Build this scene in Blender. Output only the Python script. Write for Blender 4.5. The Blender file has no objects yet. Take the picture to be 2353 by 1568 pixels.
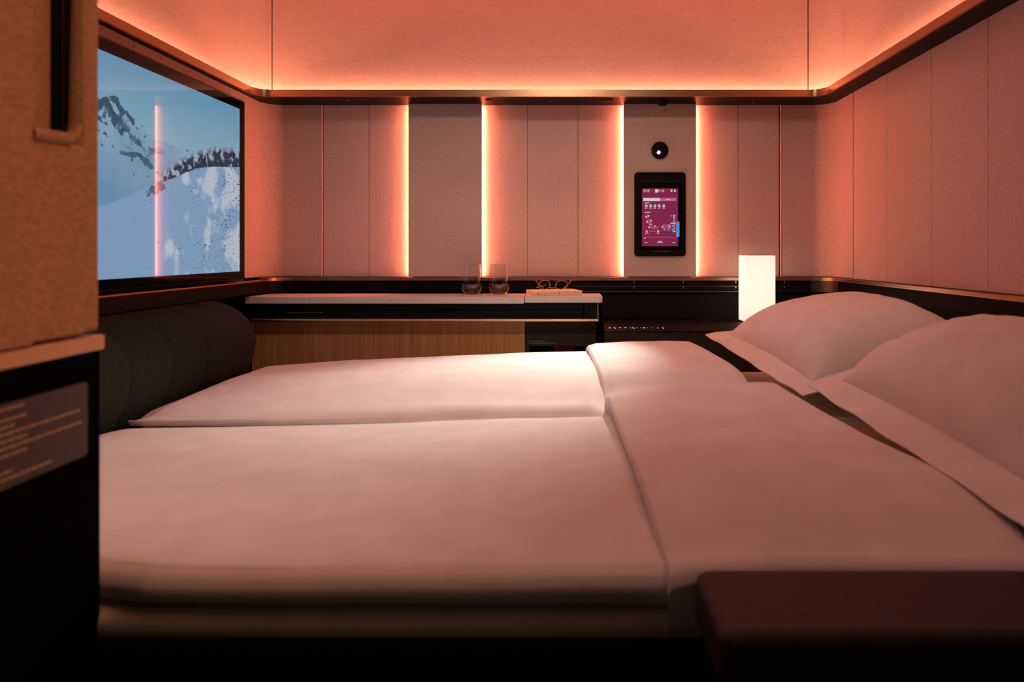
import bpy, bmesh, math, random
from mathutils import Vector, Matrix, noise
random.seed(4)
SC = bpy.context.scene
COL = SC.collection
ZC = 0.90                       # eye height; heights below are given relative to the eye, then lifted by ZC
FPX, CX, CY = 1500.0, 1305.0, 577.0

# ------------------------------------------------------------------ camera, world, exposure
cam = bpy.data.cameras.new('camera'); camo = bpy.data.objects.new('camera', cam); COL.objects.link(camo)
camo.location = (0, 0, ZC); camo.rotation_euler = (math.pi/2, 0, 0)
cam.sensor_width = 36.0; cam.lens = FPX/2353*36
cam.shift_x = -(CX-1176.5)/2353; cam.shift_y = -(784-CY)/2353
cam.clip_start = 0.02
cam.dof.use_dof = True; cam.dof.focus_distance = 2.30; cam.dof.aperture_fstop = 4.0
SC.camera = camo
w = bpy.data.worlds.new('cabin'); SC.world = w; w.use_nodes = True
w.node_tree.nodes['Background'].inputs[0].default_value = (1.0, 0.55, 0.42, 1)
w.node_tree.nodes['Background'].inputs[1].default_value = 0.030
SC.view_settings.view_transform = 'Standard'; SC.view_settings.look = 'None'
SC.view_settings.exposure = 0.0; SC.view_settings.gamma = 1.0
SC.view_settings.use_curve_mapping = False
try:
    SC.cycles.use_denoising = True
    SC.cycles.max_bounces = 10; SC.cycles.diffuse_bounces = 6
    SC.cycles.sample_clamp_indirect = 6.0
    SC.cycles.caustics_reflective = False
except Exception: pass
COVE, SLOT, MOOD, RED, LAMP, READ, SCREEN = 56.0, 118.0, 1.7, 5.0, 4.6, 70.0, 0.72
def area(name, loc, rot, sx, sy, power, col, spread=180):
    l = bpy.data.lights.new(name, 'AREA'); l.shape = 'RECTANGLE'; l.size = sx; l.size_y = sy
    l.energy = power; l.color = col; l.spread = math.radians(spread)
    o = bpy.data.objects.new(name, l); o.location = loc; o.rotation_euler = rot; COL.objects.link(o); return o
# cabin mood lighting in the ceiling above the open-topped suite, plus added partition fill
area('cabin_or_fill_light', (0.0, 0.95, ZC+1.235), (0, 0, 0), 1.5, 1.0, MOOD, (1.0, 0.58, 0.52), 125)
area('cabin_or_fill_light', (0.85, 0.35, ZC+1.2), (0, math.radians(46), 0), 0.08, 0.8, 0.75, (1.0, 0.42, 0.17), 50)  # added fill with no visible source, aimed only at the near left partition
DOWN = 3.2
area('downlight', (-0.05, 0.62, ZC+1.23), Vector((-0.05, -1.60, 1.25)).to_track_quat('Z', 'Y').to_euler(), 0.22, 0.22, DOWN, (1.0, 0.69, 0.53), 80)
area('cabin_or_fill_light', (-0.1, 2.02, ZC+1.235), (math.radians(38), 0, 0), 1.7, 0.10, RED, (1.0, 0.07, 0.05))

# ------------------------------------------------------------------ materials
def mat(name, color, rough=0.5, metal=0.0, spec=0.5, emis=None, estr=0.0):
    m = bpy.data.materials.new(name); m.use_nodes = True
    b = m.node_tree.nodes['Principled BSDF']
    b.inputs['Base Color'].default_value = (*color, 1); b.inputs['Roughness'].default_value = rough
    b.inputs['Metallic'].default_value = metal; b.inputs['Specular IOR Level'].default_value = spec
    if emis: b.inputs['Emission Color'].default_value = (*emis, 1); b.inputs['Emission Strength'].default_value = estr
    return m
def nd(m, t, **kw):
    n = m.node_tree.nodes.new(t)
    for k, v in kw.items(): setattr(n, k, v)
    return n
def ln(m, a, b): m.node_tree.links.new(a, b)
def grain(m, c1, c2, scale, stretch=(1, 1, 1), detail=3, bump=0.0, bscale=None, dist=0.002, lo=0.3, hi=0.7):
    b = m.node_tree.nodes['Principled BSDF']
    tc = nd(m, 'ShaderNodeTexCoord'); mp = nd(m, 'ShaderNodeMapping'); mp.inputs['Scale'].default_value = stretch
    ln(m, tc.outputs['Object'], mp.inputs[0])
    n = nd(m, 'ShaderNodeTexNoise'); n.inputs['Scale'].default_value = scale; n.inputs['Detail'].default_value = detail
    ln(m, mp.outputs[0], n.inputs['Vector'])
    r = nd(m, 'ShaderNodeValToRGB'); r.color_ramp.elements[0].position = lo; r.color_ramp.elements[1].position = hi
    r.color_ramp.elements[0].color = (*c1, 1); r.color_ramp.elements[1].color = (*c2, 1)
    ln(m, n.outputs[0], r.inputs[0]); ln(m, r.outputs[0], b.inputs['Base Color'])
    if bump:
        n2 = nd(m, 'ShaderNodeTexNoise'); n2.inputs['Scale'].default_value = bscale or scale; n2.inputs['Detail'].default_value = 2
        ln(m, mp.outputs[0], n2.inputs['Vector'])
        bp = nd(m, 'ShaderNodeBump'); bp.inputs['Strength'].default_value = bump; bp.inputs['Distance'].default_value = dist
        ln(m, n2.outputs[0], bp.inputs['Height']); ln(m, bp.outputs[0], b.inputs['Normal'])
    return m
M = {}
M['felt'] = grain(mat('beige_felt', (.5, .42, .36), 1.0, spec=0.1), (.48, .355, .315), (.70, .55, .49), 260, (.55, .55, 1.3), 4, .5, 420, .0022)
M['felt_up'] = grain(mat('beige_felt_cove', (.5, .42, .36), 1.0, spec=0.1), (.50, .39, .33), (.60, .48, .41), 170, (.4, .4, 1.4), 4, .45, 240, .0015)
M['felt_orange_lit'] = grain(mat('beige_felt_orange_lit', (.5, .34, .22), 1.0, spec=.1), (.42, .255, .155), (.60, .38, .24), 260, (.55, .55, 1.3), 4, .5, 420, .0022)  # beige felt again, with orange light on the near partition put into its colour
M['linen'] = grain(mat('white_bed_linen', (.8, .78, .76), .85, spec=.2), (.72, .70, .69), (.80, .78, .77), 14, (1, 1, 1), 4, .12, 300, .0006)
M['sheet'] = grain(mat('cream_sheet', (.75, .68, .58), .9, spec=.2), (.66, .60, .51), (.74, .68, .60), 18, (1, 1, 1), 3, .12, 300, .0006)
M['green'] = grain(mat('dark_green_upholstery', (.03, .05, .045), .95, spec=.15), (.006, .013, .011), (.032, .037, .030), 420, (1, 1, 1), 3, .5, 420, .001)
M['black'] = mat('black_satin', (.005, .005, .006), .6, spec=.10)
M['blackm'] = grain(mat('black_textured', (.012, .011, .011), .6, spec=.15), (.0045, .004, .004), (.010, .009, .009), 600, (1, 1, 1), 2)
M['dark'] = grain(mat('charcoal_panel', (.03, .026, .02), .65, spec=.15), (.026, .022, .016), (.050, .042, .030), 500, (1, 1, 1), 2)
M['leather'] = grain(mat('dark_brown_leather', (.03, .018, .014), .6, spec=.35), (.022, .013, .011), (.036, .021, .017), 90, (1, 1, 1), 3, .2, 260, .001)
M['bronze'] = mat('brushed_bronze', (.46, .28, .16), .30, 1.0)
M['matte'] = mat('matte_black', (.004, .0035, .0035), 1.0, spec=0.0)
M['gold'] = mat('pale_gold_metal', (.60, .45, .32), .34, 1.0)
M['goldm'] = mat('matte_gold', (.72, .46, .25), .5, .55)
M['copper'] = mat('copper_edge', (.55, .26, .13), .4, 1.0)
M['soffit'] = mat('dark_soffit', (.0055, .0042, .004), .40, .0, .07)
M['cornerm'] = mat('dark_bronze_cover', (.10, .065, .04), .4, .9)
M['top'] = grain(mat('worktop_laminate', (.42, .36, .31), .5, spec=.4), (.56, .55, .51), (.63, .61, .57), 500, (1, 1, 1), 2)
M['oak'] = grain(mat('oak_veneer', (.35, .2, .1), .6, spec=.3), (.48, .215, .075), (.62, .335, .135), 30, (3, 3, .12), 5, .1, 60, .0005)
M['cove'] = mat('cove_led', (0, 0, 0), 1, emis=(1.0, .34, .205), estr=COVE)
M['slot'] = mat('slot_led', (0, 0, 0), 1, emis=(1.0, .205, .105), estr=SLOT)
M['lamp_led'] = mat('lamp_led', (0, 0, 0), 1, emis=(1.0, .84, .74), estr=LAMP*.7)
M['white_led'] = mat('reading_led', (0, 0, 0), 1, emis=(1.0, .93, .62), estr=14)
M['icon'] = mat('backlit_icon', (0, 0, 0), 1, emis=(.95, .97, 1.0), estr=1.1)
M['icon_amber'] = mat('backlit_icon_amber', (0, 0, 0), 1, emis=(.75, .42, .22), estr=.7)
M['icon_blue'] = mat('backlit_icon_blue', (0, 0, 0), 1, emis=(.55, .8, 1.0), estr=1.1)
M['print'] = mat('grey_print', (.42, .38, .34), .7)
M['print_dim'] = mat('dim_print', (.50, .32, .19), .7)
M['placard'] = grain(mat('brown_placard', (.07, .04, .025), .5), (.034, .020, .013), (.055, .032, .020), 200)
M['paper'] = grain(mat('book_cover', (.7, .58, .45), .6), (.74, .63, .42), (.80, .69, .48), 60)
M['pages'] = grain(mat('book_pages', (.72, .62, .5), .8), (.60, .50, .40), (.76, .66, .54), 500, (.2, .2, 4))
M['coaster'] = mat('pink_coaster', (.62, .50, .44), .7)
M['red'] = mat('red_lining', (.25, .008, .006), .7)
M['ui_bg'] = mat('tablet_background', (0, 0, 0), .15, emis=(.24, .021, .072), estr=.9)
M['ui_pink'] = mat('tablet_pink', (0, 0, 0), .2, emis=(.50, .14, .25), estr=.9)
M['ui_rose'] = mat('tablet_rose', (0, 0, 0), .2, emis=(.38, .06, .14), estr=.9)
M['ui_white'] = mat('tablet_white', (0, 0, 0), .2, emis=(.72, .66, .70), estr=.85)
M['ui_blue'] = mat('tablet_blue', (0, 0, 0), .2, emis=(.12, .27, .62), estr=.9)
M['tabglass'] = mat('tablet_glass_black', (.004, .004, .005), .08, spec=.5)
M['tvglass'] = mat('black_screen_glass', (.004, .004, .005), .06, spec=.22)
M['floor'] = grain(mat('dark_carpet', (.03, .025, .022), 1), (.02, .017, .015), (.035, .03, .026), 300)
M['ceil'] = mat('cabin_ceiling', (.5, .42, .37), .9)
g = bpy.data.materials.new('clear_glass'); g.use_nodes = True
b = g.node_tree.nodes['Principled BSDF']; b.inputs['Transmission Weight'].default_value = 1; b.inputs['Roughness'].default_value = 0.0
b.inputs['IOR'].default_value = 1.45; b.inputs['Base Color'].default_value = (.99, .97, .95, 1); M['glass'] = g
g = bpy.data.materials.new('pale_wine'); g.use_nodes = True
b = g.node_tree.nodes['Principled BSDF']; b.inputs['Transmission Weight'].default_value = 1; b.inputs['Roughness'].default_value = 0.0
b.inputs['IOR'].default_value = 1.33; b.inputs['Base Color'].default_value = (.96, .76, .50, 1); M['wine'] = g
g = bpy.data.materials.new('lamp_shade'); g.use_nodes = True; nt = g.node_tree
for n in list(nt.nodes):
    if n.type == 'BSDF_PRINCIPLED': nt.nodes.remove(n)
tr = nt.nodes.new('ShaderNodeBsdfTranslucent'); tr.inputs[0].default_value = (.92, .86, .80, 1)
df = nt.nodes.new('ShaderNodeBsdfDiffuse'); df.inputs[0].default_value = (.85, .80, .75, 1)
em = nt.nodes.new('ShaderNodeEmission'); em.inputs[0].default_value = (1.0, .79, .67, 1); em.inputs[1].default_value = LAMP*.108
mx = nt.nodes.new('ShaderNodeMixShader'); mx.inputs[0].default_value = .35
ad = nt.nodes.new('ShaderNodeAddShader')
nt.links.new(tr.outputs[0], mx.inputs[1]); nt.links.new(df.outputs[0], mx.inputs[2])
nt.links.new(mx.outputs[0], ad.inputs[0]); nt.links.new(em.outputs[0], ad.inputs[1])
nt.links.new(ad.outputs[0], nt.nodes['Material Output'].inputs[0]); M['shade'] = g

# ------------------------------------------------------------------ helpers
def P(px, py, Y): return Vector(((px-CX)/FPX*Y, Y, ZC+(CY-py)/FPX*Y))
def xa(px, Y): return (px-CX)/FPX*Y
def za(py, Y): return ZC+(CY-py)/FPX*Y
def mesh_obj(name, verts, faces, m, parent=None, smooth=40, loc=None):
    me = bpy.data.meshes.new(name); me.from_pydata([tuple(v) for v in verts], [], faces)
    return link_mesh(name, me, m, parent, smooth)
def link_mesh(name, me, m, parent=None, smooth=40):
    bm = bmesh.new(); bm.from_mesh(me); bmesh.ops.recalc_face_normals(bm, faces=bm.faces); bm.to_mesh(me); bm.free()
    if smooth:
        for p in me.polygons: p.use_smooth = True
        me.set_sharp_from_angle(angle=math.radians(smooth))
    o = bpy.data.objects.new(name, me); COL.objects.link(o)
    o.data.materials.append(m if not isinstance(m, str) else M[m])
    if smooth and smooth <= 40 and len(me.polygons) > 6:
        wn_ = o.modifiers.new('weighted_normals', 'WEIGHTED_NORMAL'); wn_.keep_sharp = True; wn_.weight = 100
    if parent:
        o.parent = parent
        o.matrix_parent_inverse = Matrix.Translation(parent.location).inverted() if parent.type == 'EMPTY' or parent.location.length else Matrix()
    return o
def empty(name, loc, label=None, cat=None, group=None, kind=None):
    o = bpy.data.objects.new(name, None); o.location = loc; COL.objects.link(o); o.empty_display_size = .05
    tag(o, label, cat, group, kind); return o
def tag(o, label=None, cat=None, group=None, kind=None):
    if label: o['label'] = label
    if cat: o['category'] = cat
    if group: o['group'] = group
    if kind: o['kind'] = kind
    return o
def box(name, x0, x1, y0, y1, z0, z1, m, parent=None, bev=0.0, seg=2, rel=True):
    a = ZC if rel else 0
    bm = bmesh.new()
    vs = [bm.verts.new((x, y, z+a)) for x in (x0, x1) for y in (y0, y1) for z in (z0, z1)]
    for f in ((0, 1, 3, 2), (4, 6, 7, 5), (0, 4, 5, 1), (2, 3, 7, 6), (0, 2, 6, 4), (1, 5, 7, 3)): bm.faces.new([vs[i] for i in f])
    if bev: bmesh.ops.bevel(bm, geom=bm.edges[:], offset=bev, segments=seg, affect='EDGES', profile=.5)
    me = bpy.data.meshes.new(name); bm.to_mesh(me); bm.free()
    return link_mesh(name, me, m, parent)
def loft(name, secs, m, parent=None, closed=True, caps=True, smooth=40):
    n = len(secs[0]); verts = [v for s in secs for v in s]; faces = []
    for i in range(len(secs)-1):
        for j in range(n if closed else n-1):
            k = (j+1) % n
            faces.append((i*n+j, i*n+k, (i+1)*n+k, (i+1)*n+j))
    if caps and closed:
        faces.append(tuple(range(n))); faces.append(tuple((len(secs)-1)*n+j for j in range(n)))
    return mesh_obj(name, verts, faces, m, parent, smooth)
def catmull(pts, n):
    pts = [Vector(p) for p in pts]; ext = [2*pts[0]-pts[1]]+pts+[2*pts[-1]-pts[-2]]
    out = []; k = len(pts)-1
    for i in range(n):
        t = i/(n-1)*k; a = min(int(t), k-1); f = t-a
        p0, p1, p2, p3 = ext[a:a+4]
        out.append(.5*((2*p1)+(p2-p0)*f+(2*p0-5*p1+4*p2-p3)*f*f+(3*p1-p0-3*p2+p3)*f**3))
    return out
def tube(name, pts, r, m, parent=None, n=8):
    pts = [Vector(p) for p in pts]; secs = []
    for i, p in enumerate(pts):
        d = (pts[min(i+1, len(pts)-1)]-pts[max(i-1, 0)]).normalized()
        u = d.cross(Vector((0, 0, 1)));
        if u.length < 1e-4: u = Vector((1, 0, 0))
        u.normalize(); v = d.cross(u)
        rr = r[i] if isinstance(r, (list, tuple)) else r
        secs.append([p+(u*math.cos(a)+v*math.sin(a))*rr for a in [2*math.pi*j/n for j in range(n)]])
    return loft(name, secs, m, parent, smooth=60)
def lathe(name, prof, c, m, parent=None, n=40, closed_ends=True):
    secs = []
    for r, z in prof:
        secs.append([(c[0]+r*math.cos(2*math.pi*j/n), c[1]+r*math.sin(2*math.pi*j/n), c[2]+z) for j in range(n)])
    return loft(name, secs, m, parent, caps=closed_ends, smooth=50)
def rrect(cx, cz, w_, h_, r, n=6):
    pts = []
    for sx, sz, a0 in ((1, 1, 0), (-1, 1, 90), (-1, -1, 180), (1, -1, 270)):
        for k in range(n+1):
            a = math.radians(a0+90*k/n); pts.append((cx+sx*(w_/2-r)+r*math.cos(a), cz+sz*(h_/2-r)+r*math.sin(a)))
    return pts
def plate(name, pts2, y0, y1, m, parent=None, smooth=40):           # outline in X/Z, extruded along Y
    return loft(name, [[(x, y0, z) for x, z in pts2], [(x, y1, z) for x, z in pts2]], m, parent, smooth=smooth)
def bevplate(name, pts2, y0, y1, b, m, parent=None):                # bevelled front at y0
    cx = sum(p[0] for p in pts2)/len(pts2); cz = sum(p[1] for p in pts2)/len(pts2)
    W = max(abs(p[0]-cx) for p in pts2); H = max(abs(p[1]-cz) for p in pts2)
    ins = [(cx+(x-cx)*(W-b)/W, cz+(z-cz)*(H-b)/H) for x, z in pts2]
    return loft(name, [[(x, y0, z) for x, z in ins], [(x, y0+b, z) for x, z in pts2], [(x, y1, z) for x, z in pts2]], m, parent)
def sweep(name, path, prof, m, parent=None, caps=True):             # path: list of (pos2, out2); prof: (offset outwards, z)
    secs = [[(p[0]+o[0]*a, p[1]+o[1]*a, ZC+z) for a, z in prof] for p, o in path]
    return loft(name, secs, m, parent, caps=caps, smooth=35)
def arcs(xl, xr, yb, r, y_near_l, y_near_r, n=10):                  # U path: left wall, back wall, right wall with rounded corners
    path = []
    for y in (y_near_l, yb-r): path.append(((xl, y), (-1, 0)))
    for k in range(1, n):
        a = math.pi/2*k/n; path.append(((xl+r-r*math.cos(a), yb-r+r*math.sin(a)), (-math.cos(a), math.sin(a))))
    for x in (xl+r, xr-r): path.append(((x, yb), (0, 1)))
    for k in range(1, n):
        a = math.pi/2*k/n; path.append(((xr-r+r*math.sin(a), yb-r+r*math.cos(a)), (math.sin(a), math.cos(a))))
    for y in (yb-r, y_near_r): path.append(((xr, y), (1, 0)))
    return path
def text(name, s, loc, size, m, parent, rot=(math.pi/2, 0, 0), ext=.0002):
    c = bpy.data.curves.new(name, 'FONT'); c.body = s; c.size = size; c.extrude = ext; c.align_x = 'LEFT'
    t = bpy.data.objects.new(name, c); COL.objects.link(t)
    bpy.context.view_layer.update()
    me = bpy.data.meshes.new_from_object(t.evaluated_get(bpy.context.evaluated_depsgraph_get()))
    bpy.data.objects.remove(t); bpy.data.curves.remove(c); me.name = name; me.materials.clear(); me.materials.append(M[m])
    o = bpy.data.objects.new(name, me); o.location = loc; o.rotation_euler = rot; COL.objects.link(o)
    if parent:
        o.parent = parent; o.matrix_parent_inverse = Matrix.Translation(parent.location).inverted()
    return o

XL, XR, D = -1.117, .9724, 2.42
ZB, ZT = -.0952, .5397          # foot and head of the felt band, relative to the eye
# ------------------------------------------------------------------ setting
tag(box('floor', -1.4, 1.25, -.6, 2.6, -ZC-.02, -ZC, 'floor'), kind='structure')
tag(box('ceiling', -1.4, 1.25, -.6, 2.6, 1.25, 1.27, 'ceil'), kind='structure')
wb = tag(box('wall_back', -1.2, 1.07, 2.445, 2.48, -ZC, ZT, 'blackm'), kind='structure')
wl = tag(box('wall_left', -1.21, -1.152, .72, 2.444, -ZC, ZT, 'blackm'), kind='structure')
wr = tag(box('wall_right', .998, 1.05, .2, 2.444, -ZC, ZT, 'blackm'), kind='structure')
def slab(px0, px1, parent, y=D, gap=.0003, bev=.0016, t=.02, zt=ZT+.004):
    return box('fabric_panel', xa(px0, y)+gap, xa(px1, y)-gap, y, y+t, ZB, zt, 'felt', parent, bev, 2)
for a, c in ((743, 848), (848, 946), (1100, 1212), (1212, 1328), (1328, 1440), (1594, 1696), (1696, 1790)): slab(a, c, wb)
for a, c in ((938, 1107), (1433, 1600)):
    y = 2.398
    p = box('accent_panel', xa(a, y), xa(c, y), y, y+.009, ZB+.001, ZT+.004, 'felt', wb, .0025, 2)
    p['label'] = 'proud felt panel edged by glowing light slots'
    for x, s in ((xa(a, y), 1), (xa(c, y), -1)):
        box('light_strip', min(x+s*.005, x+s*.009), max(x+s*.005, x+s*.009), y+.0105, y+.019, ZB+.004, ZT, 'slot', wb)
    box('panel_mount', xa(a, y)+.02, xa(c, y)-.02, y+.009, D+.024, ZB, ZT, 'black', wb)
# curved corner panels
def curved(path, parent, z0=ZB, z1=ZT+.004, t=.018):
    prof = [(0, z0+.002), (0, z1-.002), (.002, z1), (t, z1), (t, z0), (.002, z0)]
    return sweep('fabric_panel', path, prof, 'felt', parent)
U = arcs(XL, XR, D, .068, .72, .25, 12)
left_corner = [((XL, 2.15), (-1, 0))]+U[1:14]+[((xa(737.5, D), D), (0, 1))]
right_corner = [((xa(1796, D), D), (0, 1))]+U[14:27]+[((XR, 2.228), (1, 0))]
curved(left_corner, wb); curved(right_corner, wb)
for px in (739.5, 1794): tube('piping', [(xa(px, D), D+.0005, ZC+ZB), (xa(px, D), D+.0005, ZC+ZT)], .0036, 'felt', wb, 12)
ys = [.45, .70, 1.03, 1.27, 1.511, 1.747, 1.993, 2.2245]
for a, c in zip(ys[:-1], ys[1:]): box('fabric_panel', XR, XR+.02, a+.0004, c-.0004, ZB, ZT+.004, 'felt', wr, .002)
for a, c in ((.74, 1.2), (1.2, 1.68), (1.68, 2.149)): box('fabric_panel', XL-.02, XL, a+.0008, c-.0008, ZB, ZT+.004, 'felt', wl, .003)

# upper felt wall behind the light rail
RF = arcs(-1.0866, .892, 2.28, .053, .3, .2, 12)
ou = .062
UF = arcs(-1.0866-ou, .892+ou, 2.28+ou, .082, .3, .2, 14)
wu = tag(box('wall_upper', -1.25, 1.05, 2.38, 2.41, .545, 1.25, 'ceil'), kind='structure')
def upper(path):
    prof = [(0, .546), (0, 1.24), (.016, 1.24), (.016, .546)]
    return sweep('fabric_panel', path, prof, 'felt_up', wu)
sx0, sx1 = xa(625, 2.28+ou), xa(1857, 2.28+ou)
half = len(UF)//2
upper(UF[:half]+[((sx0-.0022, 2.28+ou), (0, 1))])
upper([((sx0+.0022, 2.28+ou), (0, 1)), ((sx1-.0022, 2.28+ou), (0, 1))])
upper([((sx1+.0022, 2.28+ou), (0, 1))]+UF[half:])
for sx in (sx0, sx1): box('seam_backing', sx-.01, sx+.01, 2.28+ou+.006, 2.28+ou+.010, .546, 1.24, 'black', wu)
# light rail: bronze lip, dark soffit, hidden LED strip
t1 = tag(sweep('trim_1', RF, [(0, .5412), (.0008, .5397), (.006, .5397), (.006, .5639), (.0008, .5639), (0, .5625)], 'bronze'), kind='structure')
lip = sweep('lip_edge', RF, [(-.0022, .5390), (-.0022, .5412), (.001, .5418), (.006, .5390)], 'bronze', t1)
WP = arcs(XL-.004, XR+.004, D+.004, .068, .3, .2, 12)
secs = []
for (p, o), (q, o2) in zip(RF, WP):
    secs.append([(p[0]+o[0]*.006, p[1]+o[1]*.006, ZC+.5405), (q[0], q[1], ZC+.5405), (q[0], q[1], ZC+.545), (p[0]+o[0]*.006, p[1]+o[1]*.006, ZC+.545)])
sof = loft('soffit', secs, 'soffit', t1, smooth=30); sof['label'] = 'dark underside of the bronze light rail'
sweep('light_strip', RF, [(.037, .5462), (.037, .5482), (.051, .5482), (.051, .5462)], 'cove', t1)
# little fittings in the soffit
def disc(name, c, r, h, m, parent, axis='z', n=20):
    ax = Vector((0, 0, 1)) if axis == 'z' else Vector((0, 1, 0))
    u = Vector((1, 0, 0)); v = ax.cross(u)
    s0 = [Vector(c)+(u*math.cos(a)+v*math.sin(a))*r for a in [2*math.pi*j/n for j in range(n)]]
    s1 = [p+ax*h for p in s0]
    return loft(name, [s0, s1], m, parent)
for px, py in ((800, 232), (1265, 233), (1730, 236)):
    Y = .5397*FPX/(CY-py); disc('indicator_light', (xa(px, Y), Y, ZC+.5380), .0018, .003, 'print', t1)
for px, py, r in ((1123, 230, .012), (1395, 231, .022)):
    Y = .5397*FPX/(CY-py); disc('air_vent', (xa(px, Y), Y, ZC+.5378), r, .003, 'black', t1)

# lower ledge
t2 = tag(empty('trim_2', (0, 2.40, ZC-.1)), kind='structure')
LF = arcs(-1.075, .960, 2.398, .075, .72, .25, 12)
sweep('ledge_band', LF[2:], [(0, -.0975), (.001, -.0965), (.03, -.0960), (.03, -.1075), (.001, -.1075), (0, -.1065)], 'bronze', t2)
sweep('ledge_edge', LF[2:], [(-.0012, -.1062), (-.0012, -.1080), (.004, -.1080), (.004, -.1062)], 'gold', t2)
sweep('ledge_edge', LF[:4], [(-.001, -.1035), (-.001, -.1075), (.04, -.1075), (.04, -.1035)], 'copper', t2)
sweep('ledge_fascia', LF[:9], [(0, -.1076), (0, -.147), (.06, -.147), (.06, -.1076)], 'black', t2)
fas = sweep('ledge_fascia', LF[8:], [(.012, -.1078), (.012, -.150), (.03, -.150), (.03, -.1078)], 'black', t2)
LL = [((.02, 2.398), (0, 1))]+LF[14:19]
sweep('ledge_line', LL, [(.0095, -.1293), (.0095, -.1303), (.013, -.1303), (.013, -.1293)], 'bronze', t2)
sweep('ledge_line', LL, [(.0095, -.1495), (.0095, -.1507), (.013, -.1507), (.013, -.1495)], 'bronze', t2)
for px in (1457, 1570, 1691, 1803):
    for p0, p1 in ((646, 651), (657.5, 663)):
        Y = 2.4065; box('ledge_tick', xa(px-.8, Y), xa(px+.8, Y), Y, Y+.004, (CY-p1)/FPX*Y, (CY-p0)/FPX*Y, 'gold', t2)
sweep('corner_cover', LF[15:26], [(.007, -.1082), (.007, -.1500), (.0118, -.1500), (.0118, -.1082)], 'cornerm', t2)

# ------------------------------------------------------------------ bed
bed = empty('bed', (0, 1.38, 0), 'wide made-up bed with a black base filling the suite', 'bed')
box('base', -.94, .965, .687, 2.12, -ZC, -.417, 'black', bed, .008)
box('mattress', -.94, .955, .694, 2.09, -.418, -.385, 'sheet', bed, .014, 4)
def interp(stations, M_):
    xs = [s[0] for s in stations]; out = []
    k = len(stations)-1
    flat = [[s[0]]+[c for p in s[1] for c in p] for s in stations]
    for i in range(M_):
        t = i/(M_-1)*k; a = min(int(t), k-1); f = t-a
        f = f*f*(3-2*f)*.35+f*.65
        out.append([flat[a][j]*(1-f)+flat[a+1][j]*f for j in range(len(flat[0]))])
    return [(o[0], [(o[1+2*i], o[2+2*i]) for i in range((len(o)-1)//2)]) for o in out]
def cloth(name, stations, m, parent=None, nx=90, ny=90, amp=.004, seed=0.0, freq=3.0, skew=None):
    secs = []
    for x, pts in interp(stations, nx):
        c = catmull([(p[0], p[1], 0) for p in pts], ny)
        row = []
        for j, q in enumerate(c):
            n = noise.fractal(Vector((x*freq*.8+seed, q.x*freq*1.6, seed)), 1.0, 2.1, 3)
            n2 = 1-abs(noise.noise(Vector((x*freq*1.6+seed+7+q.x*1.5, q.x*freq*.9-x*2.5, seed*2))))**.5
            t = j/(ny-1); e = min(1, 6*min(t, 1-t))
            xs_ = x if skew is None else skew(x, q.x)
            row.append((xs_, q.x, ZC+q.y+(n*amp+n2*amp*.35)*e))
        secs.append(row)
    return loft(name, secs, m, parent, closed=True, caps=True, smooth=70)
def dsec(yn, zh, zn, zm, zr, yr, th=.0, zb=-.384):
    return [(yn+.045, zb), (yn+.016, zh), (yn+.004, zh+.005), (yn-.002, zn-.027), (yn-.001, zn-.015), (yn+.011, zn-.004), (yn+.045, zn+.0005),
            (yn+.20, zm), ((yn+yr)/2+.05, zm+.002), (yr-.16, (zm+zr)/2+.003), (yr-.05, zr+.002), (yr-.012, zr-.003), (yr+.012, zr-.016), (yr+.018, zr-.035), (yr+.0, zb)]
near = [(-.958, dsec(0.722, -0.383, -0.380, -0.380, -0.383, 1.370)), (-.955, dsec(0.716, -0.383, -0.366, -0.368, -0.378, 1.385)), (-.93, dsec(0.713, -0.383, -0.348, -0.353, -0.374, 1.390)),
        (-.72, dsec(0.712, -0.383, -0.344, -0.347, -0.370, 1.390)), (-.52, dsec(0.711, -0.383, -0.343, -0.345, -0.366, 1.390)), (-.485, dsec(0.703, -0.383, -0.342, -0.344, -0.365, 1.390)),
        (-.45, dsec(0.694, -0.381, -0.341, -0.343, -0.364, 1.390)), (-.30, dsec(0.691, -0.381, -0.341, -0.342, -0.360, 1.390)), (-.1, dsec(0.690, -0.381, -0.340, -0.340, -0.352, 1.390)), (.13, dsec(0.690, -0.382, -0.339, -0.338, -0.346, 1.400)),
        (.40, dsec(0.692, -0.384, -0.341, -0.340, -0.348, 1.400)), (.43, dsec(0.700, -0.384, -0.370, -0.370, -0.370, 1.380))]
dn = cloth('duvet', near, 'linen', None, 120, 110, .0035, 1.3, 3.0)
tag(dn, 'near white duvet, in front of the other and beside the dark armrest', 'duvet')
def fsec(yn, zn, zm, zf, yf, zh=-.382, zb=-.384, roll=.05):
    return [(yn+.02, zb), (yn, zh), (yn-.008, zh+.012), (yn+.004, (zn+zh)/2+.004), (yn+.03, zn-.004), (yn+roll+.03, zn+.003), (yn+.22, zm), (yf-.25, (zm*.5+zf*.5)+.004),
            (yf-.10, zf+.002), (yf-.03, zf-.001), (yf, zf-.012), (yf+.012, zf-.03), (yf+.008, zb+.01), (yf-.02, zb)]
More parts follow.
